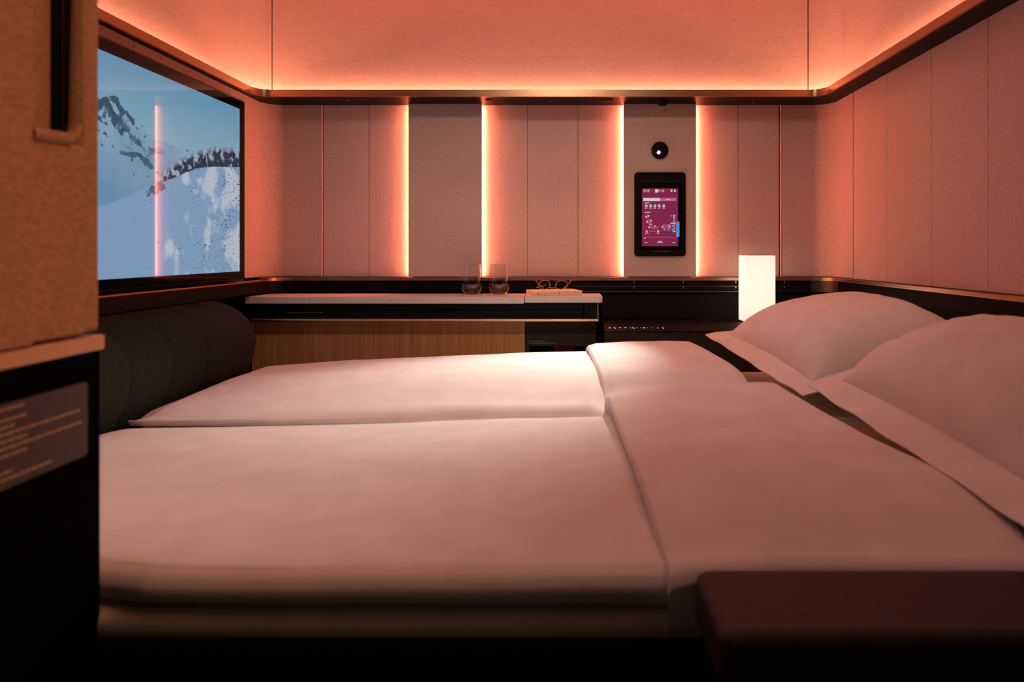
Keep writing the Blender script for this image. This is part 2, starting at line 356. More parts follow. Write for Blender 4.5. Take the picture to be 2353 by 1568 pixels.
far = [(-.958, fsec(1.43, -.381, -.381, -.381, 2.02)), (-.955, fsec(1.425, -.372, -.366, -.370, 2.035)), (-.92, fsec(1.42, -.362, -.352, -.357, 2.045)), (-.78, fsec(1.42, -.356, -.340, -.347, 2.05)),
       (-.55, fsec(1.42, -.350, -.330, -.334, 2.05)), (-.3, fsec(1.42, -.345, -.322, -.322, 2.05)), (-.1, fsec(1.42, -.341, -.316, -.313, 2.05)), (.05, fsec(1.42, -.341, -.314, -.310, 2.05)), (.12, fsec(1.425, -.362, -.316, -.308, 2.05, roll=.09)),
       (.36, fsec(1.425, -.362, -.322, -.316, 2.05, roll=.09)), (.39, fsec(1.43, -.365, -.36, -.36, 2.03))]
df_ = cloth('duvet', far, 'linen', None, 120, 110, .0035, 5.7, 3.0)
tag(df_, 'far white duvet in the reading light, along the oak cabinet', 'duvet')
# folded-back top ends
def nflap(x, dz, yo=0.0):
    k = (x-.1)/.35
    p = dsec(.677+yo, -.398, -.324+dz, -.306+dz+.004*k, -.306+.028*k+dz, 1.425-.01*k, zb=-.388+dz*.2)
    return p
fl = [(.104, nflap(.10, -.035, .006)), (.091, nflap(.10, -.024, .002)), (.085, nflap(.10, -.014, .001)), (.089, nflap(.10, -.005)), (.110, nflap(.112, .001)), (.20, nflap(.2, .003)), (.32, nflap(.32, .002)), (.41, nflap(.41, 0)), (.445, nflap(.445, -.004)), (.458, nflap(.45, -.016, .004)), (.460, nflap(.45, -.034, .01))]
cloth('folded_end', fl, 'linen', dn, 70, 110, .0035, 9.1, 3.2, lambda x, y: x-.004+(1.42-y)*.030+max(0, (x-.09)/.37)*(-.012+(1.42-y)*.16-.05*max(0, .85-y)/.15))
def fflap(x, dz):
    k = (x-.066)/.33
    return fsec(1.412, -.343+dz+.008*k, -.300+dz+.012*k, -.290+.014*k+dz, 2.06, zh=-.372, zb=-.378+dz*.2, roll=.09)
fl = [(.074, fflap(.066, -.034)), (.062, fflap(.066, -.023)), (.056, fflap(.066, -.013)), (.062, fflap(.066, -.005)), (.085, fflap(.085, .001)), (.18, fflap(.18, .003)), (.30, fflap(.30, .001)), (.37, fflap(.37, -.004)), (.396, fflap(.39, -.016)), (.398, fflap(.39, -.036))]
cloth('folded_end', fl, 'linen', df_, 60, 100, .003, 3.3, 3.2, lambda x, y: x+(2.05-y)*(.05+.04*(x-.06)/.33))

# pillows: inner cushion plus a flat sham border
def pillow(label, A0, A1, B0, B1, Tup, Tdn, fl=.055, seed=0., tip=None, n=56):
    # A0->A1 front edge (far to near), B0->B1 back edge; points are (x, y, zrel)
    A0, A1, B0, B1 = [Vector((p[0], p[1], p[2]+ZC)) for p in (A0, A1, B0, B1)]
    nrm = ((A1-A0).cross(B0-A0)).normalized()
    if nrm.z < 0: nrm = -nrm
    lu, lv = (A1-A0).length, (B0-A0).length
    def S(u, v): return (A0*(1-u)+A1*u)*(1-v)+(B0*(1-u)+B1*u)*v
    def body(u, v, s):
        a, c = 2*u-1, 2*v-1
        e = max(0., 1-abs(a)**2.6)**.55*max(0., 1-abs(c)**2.6)**.55
        pin = .045
        uu = u+pin*(.5-u)*2*(abs(c)**2)*.0+(.5-u)*.10*(1-abs(c)**2)*abs(a)**4*.6
        vv = v+(.5-v)*.10*(1-abs(a)**2)*abs(c)**4*.6
        p = S((uu*(lu-2*fl)+fl)/lu, (vv*(lv-2*fl)+fl)/lv)
        w = noise.fractal(Vector((u*3+seed, v*3, seed)), 1., 2., 3)*.006
        rad = math.atan2(c, a); rr = math.hypot(a, c)
        w += .0045*math.sin(rad*17+seed*3+2*noise.noise(Vector((u*4, v*4, seed))))*max(0, rr-.45)*max(0, 1.25-rr)*2
        return p+nrm*((Tup if s > 0 else -Tdn)*e+(w*min(1, e*3) if s > 0 else 0))
    verts = []; faces = []
    for s in (1, -1):
        o = len(verts)
        for i in range(n+1):
            for j in range(n+1):
                u = .5-.5*math.cos(math.pi*i/n); v = .5-.5*math.cos(math.pi*j/n)
                verts.append(body(u, v, s))
        for i in range(n):
            for j in range(n): faces.append((o+i*(n+1)+j, o+i*(n+1)+j+1, o+(i+1)*(n+1)+j+1, o+(i+1)*(n+1)+j))
    root = mesh_obj('pillow', verts, faces, 'linen', None, 80); tag(root, label, 'pillow')
    # sham border ring
    ring = []; K = 36
    outer = [(k/K, 0) for k in range(K)]+[(1, k/K) for k in range(K)]+[(1-k/K, 1) for k in range(K)]+[(0, 1-k/K) for k in range(K)]
    verts = []; faces = []; R = 5
    for i, (u, v) in enumerate(outer):
        for r in range(R+1):
            f = r/R
            iu = (u*(lu-2*fl)+fl)/lu; iv = (v*(lv-2*fl)+fl)/lv
            p = S(u, v)*(1-f)+S(iu+(.5-iu)*.06, iv+(.5-iv)*.06)*f
            wv = noise.noise(Vector((u*7+seed, v*7, f*1.2+seed)))*.006*(1-f*.6)
            droop = -.006*(1-f)
            p = p+nrm*(wv+droop)
            if tip and tip[0] == (u, v): pass
            verts.append(p+nrm*.0012)
            verts.append(p-nrm*.0012)
    C = len(outer); st = 2*(R+1)
    for i in range(C):
        k = (i+1) % C
        for r in range(R):
            a, c = i*st+2*r, k*st+2*r
            faces.append((a, a+2, c+2, c)); faces.append((a+1, c+1, c+3, a+3))
        faces.append((i*st, k*st, k*st+1, i*st+1))
    mesh_obj('sham_border', verts, faces, 'linen', root, 60)
    return root
pillow('far white pillow, at the foot of the glowing lamp', (.432, 2.055, -.258), (.530, 1.475, -.322), (.930, 2.03, -.188), (.955, 1.37, -.178), .116, .06, .05, 2.0)
pillow('near white pillow, cut off by the right edge of the photo', (.525, 1.430, -.290), (.505, .715, -.300), (.945, 1.435, -.145), (.940, .735, -.190), .104, .06, .055, 6.0)

# armrest in the near right corner
arm = empty('armrest', (.55, .6, 0), 'dark brown leather armrest in the near right corner', 'armrest')
box('pad', .128, 1.0, .545, .664, -.375, -.321, 'leather', arm, .012, 4)
box('side_panel', .134, 1.0, .55, .66, -ZC, -.376, 'black', arm, .004)

# bolster below the television
bol = empty('seat_bolster', (-1.04, 1.4, 0), 'dark green ribbed seat cushion tucked under the television ledge', 'cushion')
prof = catmull([(-1.145, -.150, 0), (-1.075, -.151, 0), (-1.02, -.168, 0), (-.972, -.205, 0), (-.948, -.255, 0), (-.952, -.31, 0), (-.970, -.36, 0), (-1.0, -.403, 0), (-1.05, -.414, 0), (-1.145, -.414, 0)], 40)
ribs = [.74, .96, 1.12, 1.27, 1.42, 1.57, 1.72, 1.87, 2.035]
for a, c in zip(ribs[:-1], ribs[1:]):
    secs = []
    last = c > 2.0
    for k in range(13):
        f = k/12; y = a+(c-a)*f
        e = 1-(abs(2*f-1))**6 if not last else (1-(max(0, 1-2*f))**6 if f < .5 else 1-(2*f-1)**3.2)
        dep = .005 if not last or f < .5 else .055
        secs.append([(max(-1.145, p.x-dep*(1-e)*(1 if p.x > -1.14 else 0)), y, ZC+p.y-(dep*(1-e)*.45 if p.y > -.3 else -dep*(1-e)*.0)) for p in prof])
    loft('cushion_rib', secs, 'green', bol, smooth=60)

# television
tvr = math.radians(.4)
tv = empty('television', (-1.061, 1.64, ZC+.2), 'large wall television showing a snowy mountain landscape', 'television')
def tvbox(name, y0, y1, z0, z1, x0, x1, m, bev):
    o = box(name, x0, x1, y0-1.64, y1-1.64, z0-.2, z1-.2, m, None, bev, 3, rel=False); o.parent = tv; return o
tvbox('frame', 1.131, 2.144, -.0985, .4940, -.050, 0, 'tvglass', .010)
scr = bpy.data.meshes.new('screen')
y0, y1, z0, z1 = 1.173-1.64, 2.102-1.64, -.0654-.2, .4574-.2
scr.from_pydata([(.0006, y0, z0), (.0006, y1, z0), (.0006, y1, z1), (.0006, y0, z1), (-.002, y0, z0), (-.002, y1, z0), (-.002, y1, z1), (-.002, y0, z1)], [],
                [(0, 1, 2, 3), (4, 7, 6, 5), (0, 4, 5, 1), (1, 5, 6, 2), (2, 6, 7, 3), (3, 7, 4, 0)])
uv = scr.uv_layers.new(name='UVMap')
for lp in scr.loops:
    v = scr.vertices[lp.vertex_index].co; uv.data[lp.index].uv = ((v.y-y0)/(y1-y0), (v.z-z0)/(z1-z0))
sm = mat('mountain_picture', (.003, .003, .004), .035, spec=.13); pb = sm.node_tree.nodes['Principled BSDF']
def hv(px, py):
    Y = 1.061*FPX/(CX-px); return ((Y-1.173)/.929, ((CY-py)/FPX*Y+.0654)/.5228)
uvn = nd(sm, 'ShaderNodeUVMap'); sep = nd(sm, 'ShaderNodeSeparateXYZ'); ln(sm, uvn.outputs[0], sep.inputs[0])
def mth(op, a, c=None, d=None, clamp=False):
    n = nd(sm, 'ShaderNodeMath', operation=op); n.use_clamp = clamp
    for i, v in enumerate((a, c, d)):
        if v is None: continue
        if isinstance(v, (int, float)): n.inputs[i].default_value = v
        else: ln(sm, v, n.inputs[i])
    return n.outputs[0]
def nz(scale, detail=4, sx=1.76, sy=1.0, rough=.55, rot=0.0):
    mp = nd(sm, 'ShaderNodeMapping'); mp.inputs['Scale'].default_value = (sx, sy, 1); mp.inputs['Rotation'].default_value = (0, 0, rot)
    ln(sm, uvn.outputs[0], mp.inputs[0])
    n = nd(sm, 'ShaderNodeTexNoise'); n.inputs['Scale'].default_value = scale; n.inputs['Detail'].default_value = detail; n.inputs['Roughness'].default_value = rough
    ln(sm, mp.outputs[0], n.inputs['Vector']); return n.outputs[0]
def curve(pts):
    n = nd(sm, 'ShaderNodeFloatCurve'); c = n.mapping.curves[0]
    P_ = sorted(hv(*p) for p in pts); P_ = [(0, P_[0][1])]+P_+([(1, P_[-1][1])] if P_[-1][0] < .99 else [])
    c.points[0].location = P_[0]; c.points[1].location = P_[-1]
    for p in P_[1:-1]: c.points.new(*p)
    for p in c.points: p.handle_type = 'VECTOR'
    n.mapping.update(); ln(sm, sep.outputs[0], n.inputs['Value']); return n.outputs[0]
def ramp(v, stops):
    r = nd(sm, 'ShaderNodeValToRGB'); e = r.color_ramp.elements
    e[0].position = stops[0][0]; e[0].color = (*stops[0][1], 1); e[1].position = stops[-1][0]; e[1].color = (*stops[-1][1], 1)
    for p, c in stops[1:-1]: x = e.new(p); x.color = (*c, 1)
    ln(sm, v, r.inputs[0]); return r.outputs[0]
def mixc(f, a, c):
    n = nd(sm, 'ShaderNodeMix', data_type='RGBA')
    ln(sm, f, n.inputs['Factor'])
    for i, v in ((6, a), (7, c)):
        if isinstance(v, tuple): n.inputs[i].default_value = (*v, 1)
        else: ln(sm, v, n.inputs[i])
    return n.outputs[2]
def step(v, w_): return mth('MULTIPLY_ADD', v, 1/w_, .5, clamp=True)
U_, V_ = sep.outputs[0], sep.outputs[1]
sky = ramp(V_, [(.45, (.36, .55, .63)), (.7, (.27, .49, .62)), (1.0, (.16, .36, .56))])
fine = nz(26, 6); mid = nz(9, 5); speck = nz(44, 4, 1.6, 1.9, .62, .25); streak = nz(16, 5, 2.6, .9, .6, .75)
h1 = curve([(232, 228), (240, 222), (262, 221), (272, 224), (276, 240), (290, 253), (305, 272), (320, 284), (345, 308), (362, 322), (392, 334), (407, 341), (416, 337), (430, 345), (455, 352), (500, 372), (548, 385)])
d1 = mth('ADD', mth('SUBTRACT', h1, V_), mth('MULTIPLY', mth('SUBTRACT', fine, .5), .022))
m1 = step(d1, .004)
# rock on the upper part of the left peak
boost = mth('MULTIPLY', step(mth('SUBTRACT', .44, U_), .10), step(mth('SUBTRACT', .15, d1), .10))
edge = step(mth('SUBTRACT', .035, d1), .04)
rk = mth('SUBTRACT', mth('ADD', fine, mth('ADD', mth('MULTIPLY', boost, .17), mth('MULTIPLY', edge, .08))), .66)
rockmask = step(rk, .05)
mid2 = nz(7, 5, 1.2, 2.6, .6, .5)
sA = nz(5, 4, 2.4, 1.0, .5, -.5)
snow1 = ramp(mth('ADD', mth('MULTIPLY', V_, .7), mth('MULTIPLY', sA, .5)), [(.45, (.17, .34, .55)), (.7, (.25, .43, .60)), (.95, (.40, .56, .70))])
c1 = mixc(mth('MULTIPLY', rockmask, .9), snow1, (.035, .075, .135))
bandg = mth('MULTIPLY', step(mth('SUBTRACT', .07, mth('ABSOLUTE', mth('SUBTRACT', mth('MULTIPLY_ADD', U_, -.85, 1.03), V_))), .05), step(mth('SUBTRACT', U_, .42), .04))
c1 = mixc(mth('MULTIPLY', mth('MULTIPLY', step(mth('SUBTRACT', mid2, .56), .05), bandg), .8), c1, (.06, .11, .18))
h2 = curve([(232, 560), (320, 455), (352, 423), (362, 410), (385, 386), (408, 368), (430, 357), (455, 347), (478, 342), (500, 335), (515, 341), (530, 340), (546, 346)])
d2 = mth('ADD', mth('SUBTRACT', h2, V_), mth('MULTIPLY', mth('SUBTRACT', fine, .5), .03)); m2 = step(d2, .004)
r2 = step(mth('SUBTRACT', mth('ADD', streak, mth('ADD', mth('MULTIPLY', d2, .5), mth('MULTIPLY', mth('SUBTRACT', fine, .5), .6))), .475), .06)
c2 = mixc(r2, (.36, .48, .62), (.030, .045, .085))
h3 = curve([(232, 473), (262, 464), (300, 447), (335, 431), (362, 422), (400, 408), (430, 395), (460, 385), (490, 383), (520, 385), (546, 384)])
d3 = mth('ADD', mth('SUBTRACT', h3, V_), mth('MULTIPLY', mth('SUBTRACT', mid, .5), .02)); m3 = step(d3, .004)
lit = step(mth('SUBTRACT', mth('ADD', mth('MULTIPLY_ADD', U_, .55, -.40), nz(5, 3, 2.2, 1.0, .5, -.7)), .58), .10)
c3 = mixc(lit, (.26, .42, .65), (.56, .65, .76))
thick = mth('SUBTRACT', mth('ADD', speck, mth('ADD', mth('MULTIPLY', mth('SUBTRACT', mid, .5), .30), mth('MULTIPLY', mth('SUBTRACT', U_, .65), .16))), .655)
c3 = mixc(mth('MULTIPLY', step(thick, .03), .85), c3, (.050, .075, .105))
def blob(px, py, a, b_, k, amp):
    u0, v0 = hv(px, py); du = mth('SUBTRACT', U_, u0)
    dv = mth('SUBTRACT', mth('SUBTRACT', V_, v0), mth('MULTIPLY', du, k))
    q_ = mth('ADD', mth('POWER', mth('ABSOLUTE', mth('MULTIPLY', du, 1/a)), 2.0), mth('POWER', mth('ABSOLUTE', mth('MULTIPLY', dv, 1/b_)), 2.0))
    return step(mth('ADD', mth('SUBTRACT', 1.0, q_), mth('MULTIPLY', mth('SUBTRACT', fine, .5), amp)), .5)
for args in ((304, 355, .045, .012, .05, 5.0), (336, 372, .040, .020, -.75, 6.0), (258, 262, .10, .030, -1.0, 7.0)): c1 = mixc(mth('MULTIPLY', blob(*args), .85), c1, (.055, .10, .165))
c2 = mixc(mth('MULTIPLY', step(mth('SUBTRACT', .020, d2), .02), .5), c2, (.40, .52, .64))
c3 = mixc(mth('MULTIPLY', blob(358, 432, .035, .03, .6, 6.0), .8), c3, (.07, .08, .13))
col = mixc(m1, sky, c1); col = mixc(m2, col, c2); col = mixc(m3, col, c3)
ln(sm, col, pb.inputs['Emission Color']); pb.inputs['Emission Strength'].default_value = SCREEN
so = bpy.data.objects.new('screen', scr); COL.objects.link(so); scr.materials.append(sm); so.parent = tv
tv.rotation_euler = (0, 0, -tvr)

# ------------------------------------------------------------------ cabinet, worktop, side console
cab = empty('cabinet', (-.4, 2.33, 0), 'low oak and black cabinet along the back wall behind the bed', 'cabinet')
CF = 2.26
box('drawer_front', -1.10, xa(766.5, CF), CF, CF+.15, -.2400, -.1812, 'blackm', cab, .0015)
box('drawer_front', xa(767.5, CF), xa(1340.5, CF), CF, CF+.15, -.2400, -.2035, 'blackm', cab, .0015)
box('drawer_front', xa(767.5, CF), xa(1340.5, CF), CF+.0006, CF+.15, -.2028, -.1812, 'blackm', cab, .0012)
box('end_panel', xa(1342, CF), xa(1372, CF), CF, CF+.15, -.2400, -.1812, 'blackm', cab, .0015)
box('end_edge', xa(1372.5, CF), xa(1375, CF), CF-.002, CF+.14, -.2380, -.1800, 'bronze', cab, .0005)
o = box('rail', -1.08, xa(1376.5, 2.215), 2.213, 2.262, -.2415, -.2312, 'gold', cab, .004, 3); o['label'] = 'pale gold metal rail'
box('rail_shadow_gap', -1.08, xa(1370, CF), 2.2625, 2.40, -.2450, -.2416, 'black', cab)
box('oak_panel', -1.10, xa(1206.5, 2.272), 2.272, 2.30, -ZC, -.2455, 'oak', cab, .001)['label'] = 'oak veneer front panel'
box('stowage_panel', xa(1208, 2.27), xa(1370, 2.27), 2.27, 2.30, -.3315, -.2455, 'dark', cab, .001)['label'] = 'charcoal stowage panel with small print'
box('niche_side', xa(1208, 2.27), xa(1216, 2.27), 2.27, 2.40, -.46, -.332, 'dark', cab, .001)
box('niche_side', xa(1362, 2.27), xa(1370, 2.27), 2.27, 2.40, -.46, -.332, 'dark', cab, .001)
box('niche_back', xa(1208, 2.27), xa(1370, 2.27), 2.395, 2.41, -.46, -.332, 'black', cab)
box('niche_lining', xa(1272, 2.33), xa(1318, 2.33), 2.33, 2.39, -.46, -.334, 'red', cab, .004)['label'] = 'dark red lining inside the niche'
box('plinth', xa(1208, 2.27), xa(1370, 2.27), 2.27, 2.40, -ZC, -.46, 'black', cab)
text('placard_text', 'Shoulder seat belt must be fastened while seated', (xa(660, CF), CF-.0004, za(719.5, CF)), .0062, 'print', cab)
text('placard_text', 'Headphone stowage only', (xa(1215, 2.27), 2.2696, za(785.8, 2.27)), .0057, 'print', cab)
text('placard_text', 'Stow headphones safely, when not in use.', (xa(1215, 2.27), 2.2696, za(790.2, 2.27)), .0057, 'print', cab)
wt = empty('worktop', (-.4, 2.30, ZC-.16), 'pale grey-beige worktop carrying the glasses and the book', 'worktop')
box('slab', -1.10, xa(710, 2.22)-.0003, 2.22, 2.385, -.1800, -.1554, 'top', wt, .003, 3)
box('slab', xa(710, 2.22)+.0003, xa(1204.5, 2.22), 2.22, 2.385, -.1800, -.1554, 'top', wt, .003, 3)
# the right slab has rounded plan corners
bm = bmesh.new(); x0, x1 = xa(1205.8, 2.22), xa(1385, 2.22)
vs = [bm.verts.new((x, y, z+ZC)) for x in (x0, x1) for y in (2.2195, 2.385) for z in (-.1765, -.1548)]
for f in ((0, 1, 3, 2), (4, 6, 7, 5), (0, 4, 5, 1), (2, 3, 7, 6), (0, 2, 6, 4), (1, 5, 7, 3)): bm.faces.new([vs[i] for i in f])
bmesh.ops.bevel(bm, geom=[e for e in bm.edges if all(v.co.x > x1-.001 for v in e.verts) and abs(e.verts[0].co.z-e.verts[1].co.z) > .01], offset=.012, segments=6, affect='EDGES', profile=.5)
bmesh.ops.bevel(bm, geom=[e for e in bm.edges if len(e.link_faces) == 2 and e.calc_face_angle(0) > .7], offset=.003, segments=3, affect='EDGES', profile=.5)
me = bpy.data.meshes.new('slab'); bm.to_mesh(me); bm.free(); link_mesh('slab', me, 'top', wt)

con = empty('side_console', (.5, 2.3, 0), 'black side console with a row of glowing touch icons', 'console')
box('back_panel', .122, .945, 2.425, 2.444, -.252, -.152, 'blackm', con, .001)
box('top_plate', .122, .955, 2.232, 2.424, -.262, -.2542, 'blackm', con, .001)
loft('touch_strip', [[(x, 2.232, ZC-.2545), (x, 2.202, ZC-.2684), (x, 2.202, ZC-.2715), (x, 2.232, ZC-.2715)] for x in (.122, .955)], 'blackm', con)
box('front_edge', .124, .955, 2.2005, 2.204, -.2705, -.2690, 'cornerm', con, .0005)
box('front_panel', .124, .955, 2.205, 2.40, -ZC, -.2725, 'leather', con, .004)
box('step', .46, .955, 2.36, 2.424, -.2540, -.2495, 'blackm', con, .001)
# icons are flat lit shapes printed on the plate, foreshortened
def icon(px, pts, m, s=1.0):
    cx = xa(px, 2.214); sc = .0043*s
    v0 = [(cx+a*sc*.8, 2.217+c*sc*.9, ZC-.26145+c*sc*.417+.0001) for a, c in pts]; v1 = [(x, y-.0002, z+.0004) for x, y, z in v0]
    loft('touch_icon', [v0, v1], m, con, smooth=0)
bar = [(-1, -.2), (1, .2), (1, .7), (-1, .1)]
chev = [(-1, .2), (0, -1), (1, .6), (.6, .9), (0, -.3), (-.7, .8)]
seatp = [(-1, 1), (-.7, -.6), (.9, -1), (1, -.5), (-.3, -.2), (-.5, 1)]
dot = [(math.cos(k*math.pi/4)*.35, math.sin(k*math.pi/4)*.5) for k in range(8)]
moon = [(-.6, 1), (-1, .2), (-.6, -.7), (.3, -1), (1, -.5), (.2, -.4), (-.3, .1)]
tri = [(-1, -.8), (1, -.8), (0, 1)]
for px, pts, m in ((1401, chev, 'icon'), (1413, seatp, 'icon'), (1425, bar, 'icon'), (1437, [(-1.2, -.1), (1.2, -.1), (1.2, .4), (-1.2, .4)], 'icon'), (1449, dot, 'icon'), (1456, seatp, 'icon'), (1463, dot, 'icon'),
                   (1473, dot, 'icon'), (1480, chev, 'icon'), (1487, dot, 'icon'), (1499, dot, 'icon'), (1512, tri, 'icon_amber'), (1524, moon, 'icon_blue')): icon(px, pts, m)

# lamp
lamp = empty('lamp', (.65, 2.285, ZC-.2542), 'tall glowing white box lamp on the black side console', 'lamp')
lx0, lx1, ly0, ly1, lz0, lz1 = xa(1719, 2.222), xa(1783, 2.222), 2.222, 2.352, -.2455, -.0133
lx0b = lx0
bm = bmesh.new()
pts = rrect((lx0+lx1)/2, (ly0+ly1)/2, lx1-lx0, ly1-ly0, .008, 5)
secs = [[(x, y, ZC+lz0) for x, y in pts], [(x, y, ZC+lz1-.002) for x, y in pts]]
loft('shade', secs, 'shade', lamp, caps=True, smooth=50)
plate2 = rrect((lx0+lx1)/2, (ly0+ly1)/2, lx1-lx0+.001, ly1-ly0+.001, .008, 5)
loft('cap', [[(x, y, ZC+lz1-.0018) for x, y in plate2], [(x, y, ZC+lz1) for x, y in plate2]], 'bronze', lamp)
box('foot', lx0+.02, lx1-.012, ly0+.03, ly1-.035, -.2540, lz0-.0005, 'black', lamp, .002)
box('light_tube', lx0+.034, lx0+.042, 2.262, 2.270, lz0+.02, lz1-.015, 'lamp_led', lamp)
box('light_tube', lx0+.018, lx0+.024, 2.318, 2.324, lz0+.02, lz1-.015, 'lamp_led', lamp)

# ------------------------------------------------------------------ things on the accent panel
YA = 2.398
rl = empty('reading_light', (xa(1516, YA), YA, za(346, YA)), 'round black reading light glowing above the tablet', 'reading light')
c = rl.location
secs = []
for k in range(9):
    a = math.pi/2*k/8; r = .0315*math.cos(a) if k < 8 else .0006
    secs.append([(c.x+r*math.cos(t), YA-.004-.022*math.sin(a), c.z+r*math.sin(t)) for t in [2*math.pi*j/28 for j in range(28)]])
secs.insert(0, [(c.x+.0315*math.cos(t), YA, c.z+.0315*math.sin(t)) for t in [2*math.pi*j/28 for j in range(28)]])
loft('housing', secs, 'black', rl, smooth=60)
dirv = (P(1090, 905, 1.62)-(c+Vector((-.008, -.03, -.012)))).normalized()
lc = c+Vector((-.0085, -.0262, -.0125))
q = dirv.to_track_quat('Z', 'Y'); s0 = [lc+q@Vector((.0052*math.cos(t), .0052*math.sin(t), 0)) for t in [2*math.pi*j/16 for j in range(16)]]
loft('lens', [[p-dirv*.006 for p in s0], s0], 'white_led', rl)
sp = bpy.data.lights.new('reading_beam', 'SPOT'); sp.energy = READ; sp.color = (1.0, .92, .80); sp.spot_size = math.radians(54); sp.spot_blend = 1.0; sp.shadow_soft_size = .012
spo = bpy.data.objects.new('reading_beam', sp); COL.objects.link(spo); spo.location = lc+dirv*.012; spo.rotation_euler = (-dirv).to_track_quat('Z', 'Y').to_euler()
spo.parent = rl; spo.matrix_parent_inverse = Matrix.Translation(rl.location).inverted()
dm = lathe('ceiling_sensor', [(.0225, 0), (.021, -.006), (.016, -.012), (.008, -.015), (.0005, -.016)], (xa(1522, 2.36), 2.36, ZC+.5404), 'black', None, 24)
tag(dm, 'small black dome under the light rail above the tablet', 'sensor')

th_ = empty('tablet_holder', (xa(1517, YA), YA, za(492, YA)), 'black wall cradle holding the purple tablet', 'tablet holder')
Yt = YA-.012
cx, cz = xa(1517, Yt), za(492.5, Yt)
W_, H_ = xa(1576, Yt)-xa(1458, Yt), za(396, Yt)-za(589, Yt)
bevplate('back_plate', rrect(cx, cz, W_, H_, .012), Yt, YA, .003, 'black', th_)
bx, bz = xa(1518.5, Yt), za(499, Yt)
plate('clip', rrect(xa(1516.5, Yt), za(408, Yt), .026, .010, .004), Yt-.003, Yt, 'blackm', th_)
plate('top_lip', rrect(bx, za(416.5, Yt), .158, .012, .004), Yt-.004, Yt, 'blackm', th_)
text('placard_text', 'Stow tablet for taxi, take-off and landing', (xa(1501, Yt), Yt-.0004, za(578.5, Yt)), .0038, 'print', th_)
tb = empty('tablet', (bx, Yt, bz), 'tablet with a purple control screen in the black cradle', 'tablet')
bevplate('body', rrect(bx, bz, xa(1569, Yt)-xa(1468, Yt), za(424, Yt)-za(572, Yt), .006), Yt-.006, Yt-.0003, .001, 'tabglass', tb)
Ys = Yt-.0064
disc('camera_lens', (xa(1520, Ys), Ys, za(427, Ys)), .0016, .0005, 'blackm', tb, 'y')
ui = plate('screen', [(xa(1475, Ys), za(566, Ys)), (xa(1558, Ys), za(566, Ys)), (xa(1558, Ys), za(433, Ys)), (xa(1475, Ys), za(433, Ys))], Ys, Ys+.0005, 'ui_bg', tb)
lay = [0]
def uir(x0, y0_, x1, y1_, m, r=1.0, name='screen_bar', d=1):
    y = Ys-.00012*d-.00001
    plate(name, rrect((xa(x0, y)+xa(x1, y))/2, (za(y0_, y)+za(y1_, y))/2, abs(xa(x1, y)-xa(x0, y)), abs(za(y0_, y)-za(y1_, y)), min(r*.0016, abs(xa(x1, y)-xa(x0, y))*.49, abs(za(y0_, y)-za(y1_, y))*.49), 3), y, y+.0001, m, ui, 0)
def uip(X0, Y0, X1, Y1, m, r=1.0, name='screen_bar', d=1):         # coordinates of the enlarged crop, 5.227x
    k = 5.2273; uir(1420+X0/k, 300+Y0/k, 1420+X1/k, 300+Y1/k, m, r, name, d)
for a in (308, 349): uip(a, 708, a+32, 742, 'ui_pink', .6, 'screen_button')
uip(446, 706, 486, 746, 'ui_white', .8, 'screen_button'); uip(490, 708, 520, 742, 'ui_rose', .6, 'screen_button'); uip(524, 708, 556, 742, 'ui_pink', .6, 'screen_button')
for a in (628, 668): uip(a, 708, a+32, 742, 'ui_rose', .6, 'screen_button'); uip(a+6, 712, a+24, 736, 'ui_white', .6, 'screen_icon', 2)
for a in (316, 357, 534): uip(a, 718, a+14, 732, 'ui_white', .6, 'screen_icon', 2)
uip(498, 720, 510, 731, 'ui_white', .6, 'screen_icon', 2)
uip(304, 810, 506, 848, 'ui_white', .2, 'screen_tab'); uip(506, 810, 700, 848, 'ui_pink', .2, 'screen_tab')
def word(X0, X1, Yc_, h=10):                                          # illegible interface caption: a few letter-sized marks
    x = X0
    while x < X1:
        wd = random.uniform(6, 10); uip(x, Yc_-h/2*random.uniform(.7, 1), min(X1, x+wd), Yc_+h/2, 'ui_white', .3, 'screen_letter', 2); x += wd+1.5
word(576, 632, 829); word(320, 376, 870); word(320, 392, 983)
for i, a in enumerate((340, 392, 444, 496, 549)):
    uip(a-17, 888, a+17, 922, 'ui_white', 9, 'screen_button'); uip(a-9, 898, a+9, 911, 'ui_rose', 2, 'screen_icon', 2)
    word(a-15, a+15, 933, 9)
for X0, Y0, X1, Y1 in ((335, 1006, 372, 1062), (352, 1060, 392, 1120), (366, 1090, 404, 1180), (380, 1150, 490, 1186), (528, 1124, 636, 1186)): uip(X0, Y0, X1, Y1, 'ui_rose', 3, 'seat_shape')
for a, c, r in ((338, 1037, 10), (366, 1027, 11), (351, 1098, 17), (394, 1086, 17), (400, 1128, 9), (374, 1162, 10), (443, 1150, 9), (535, 1158, 17), (610, 1145, 15), (623, 1158, 15), (345, 1210, 11), (482, 1210, 12)):
    uip(a-r, c-r, a+r, c+r, 'ui_white' if r < 13 else 'ui_pink', 9, 'screen_dot', 2)
    if r > 13: uip(a-r*.4, c-r*.5, a+r*.4, c+r*.5, 'ui_white', 9, 'screen_icon', 3)
for a in (560, 609, 655): uip(a-12, 1180, a+12, 1206, 'ui_blue', 9, 'screen_dot', 2)
uip(645, 1136, 668, 1158, 'ui_blue', 9, 'screen_dot', 2); uip(625, 1014, 645, 1034, 'ui_blue', 2, 'screen_dot', 2)
uip(664, 1030, 686, 1205, 'ui_pink', 1, 'slider_track'); uip(658, 1012, 690, 1024, 'ui_white', 1, 'slider_label', 2); uip(628, 1109, 694, 1120, 'ui_white', 1, 'slider_handle', 2); uip(660, 1208, 690, 1219, 'ui_white', 1, 'slider_label', 2)
uip(664, 1030, 684, 1048, 'ui_white', 9, 'screen_dot', 2)
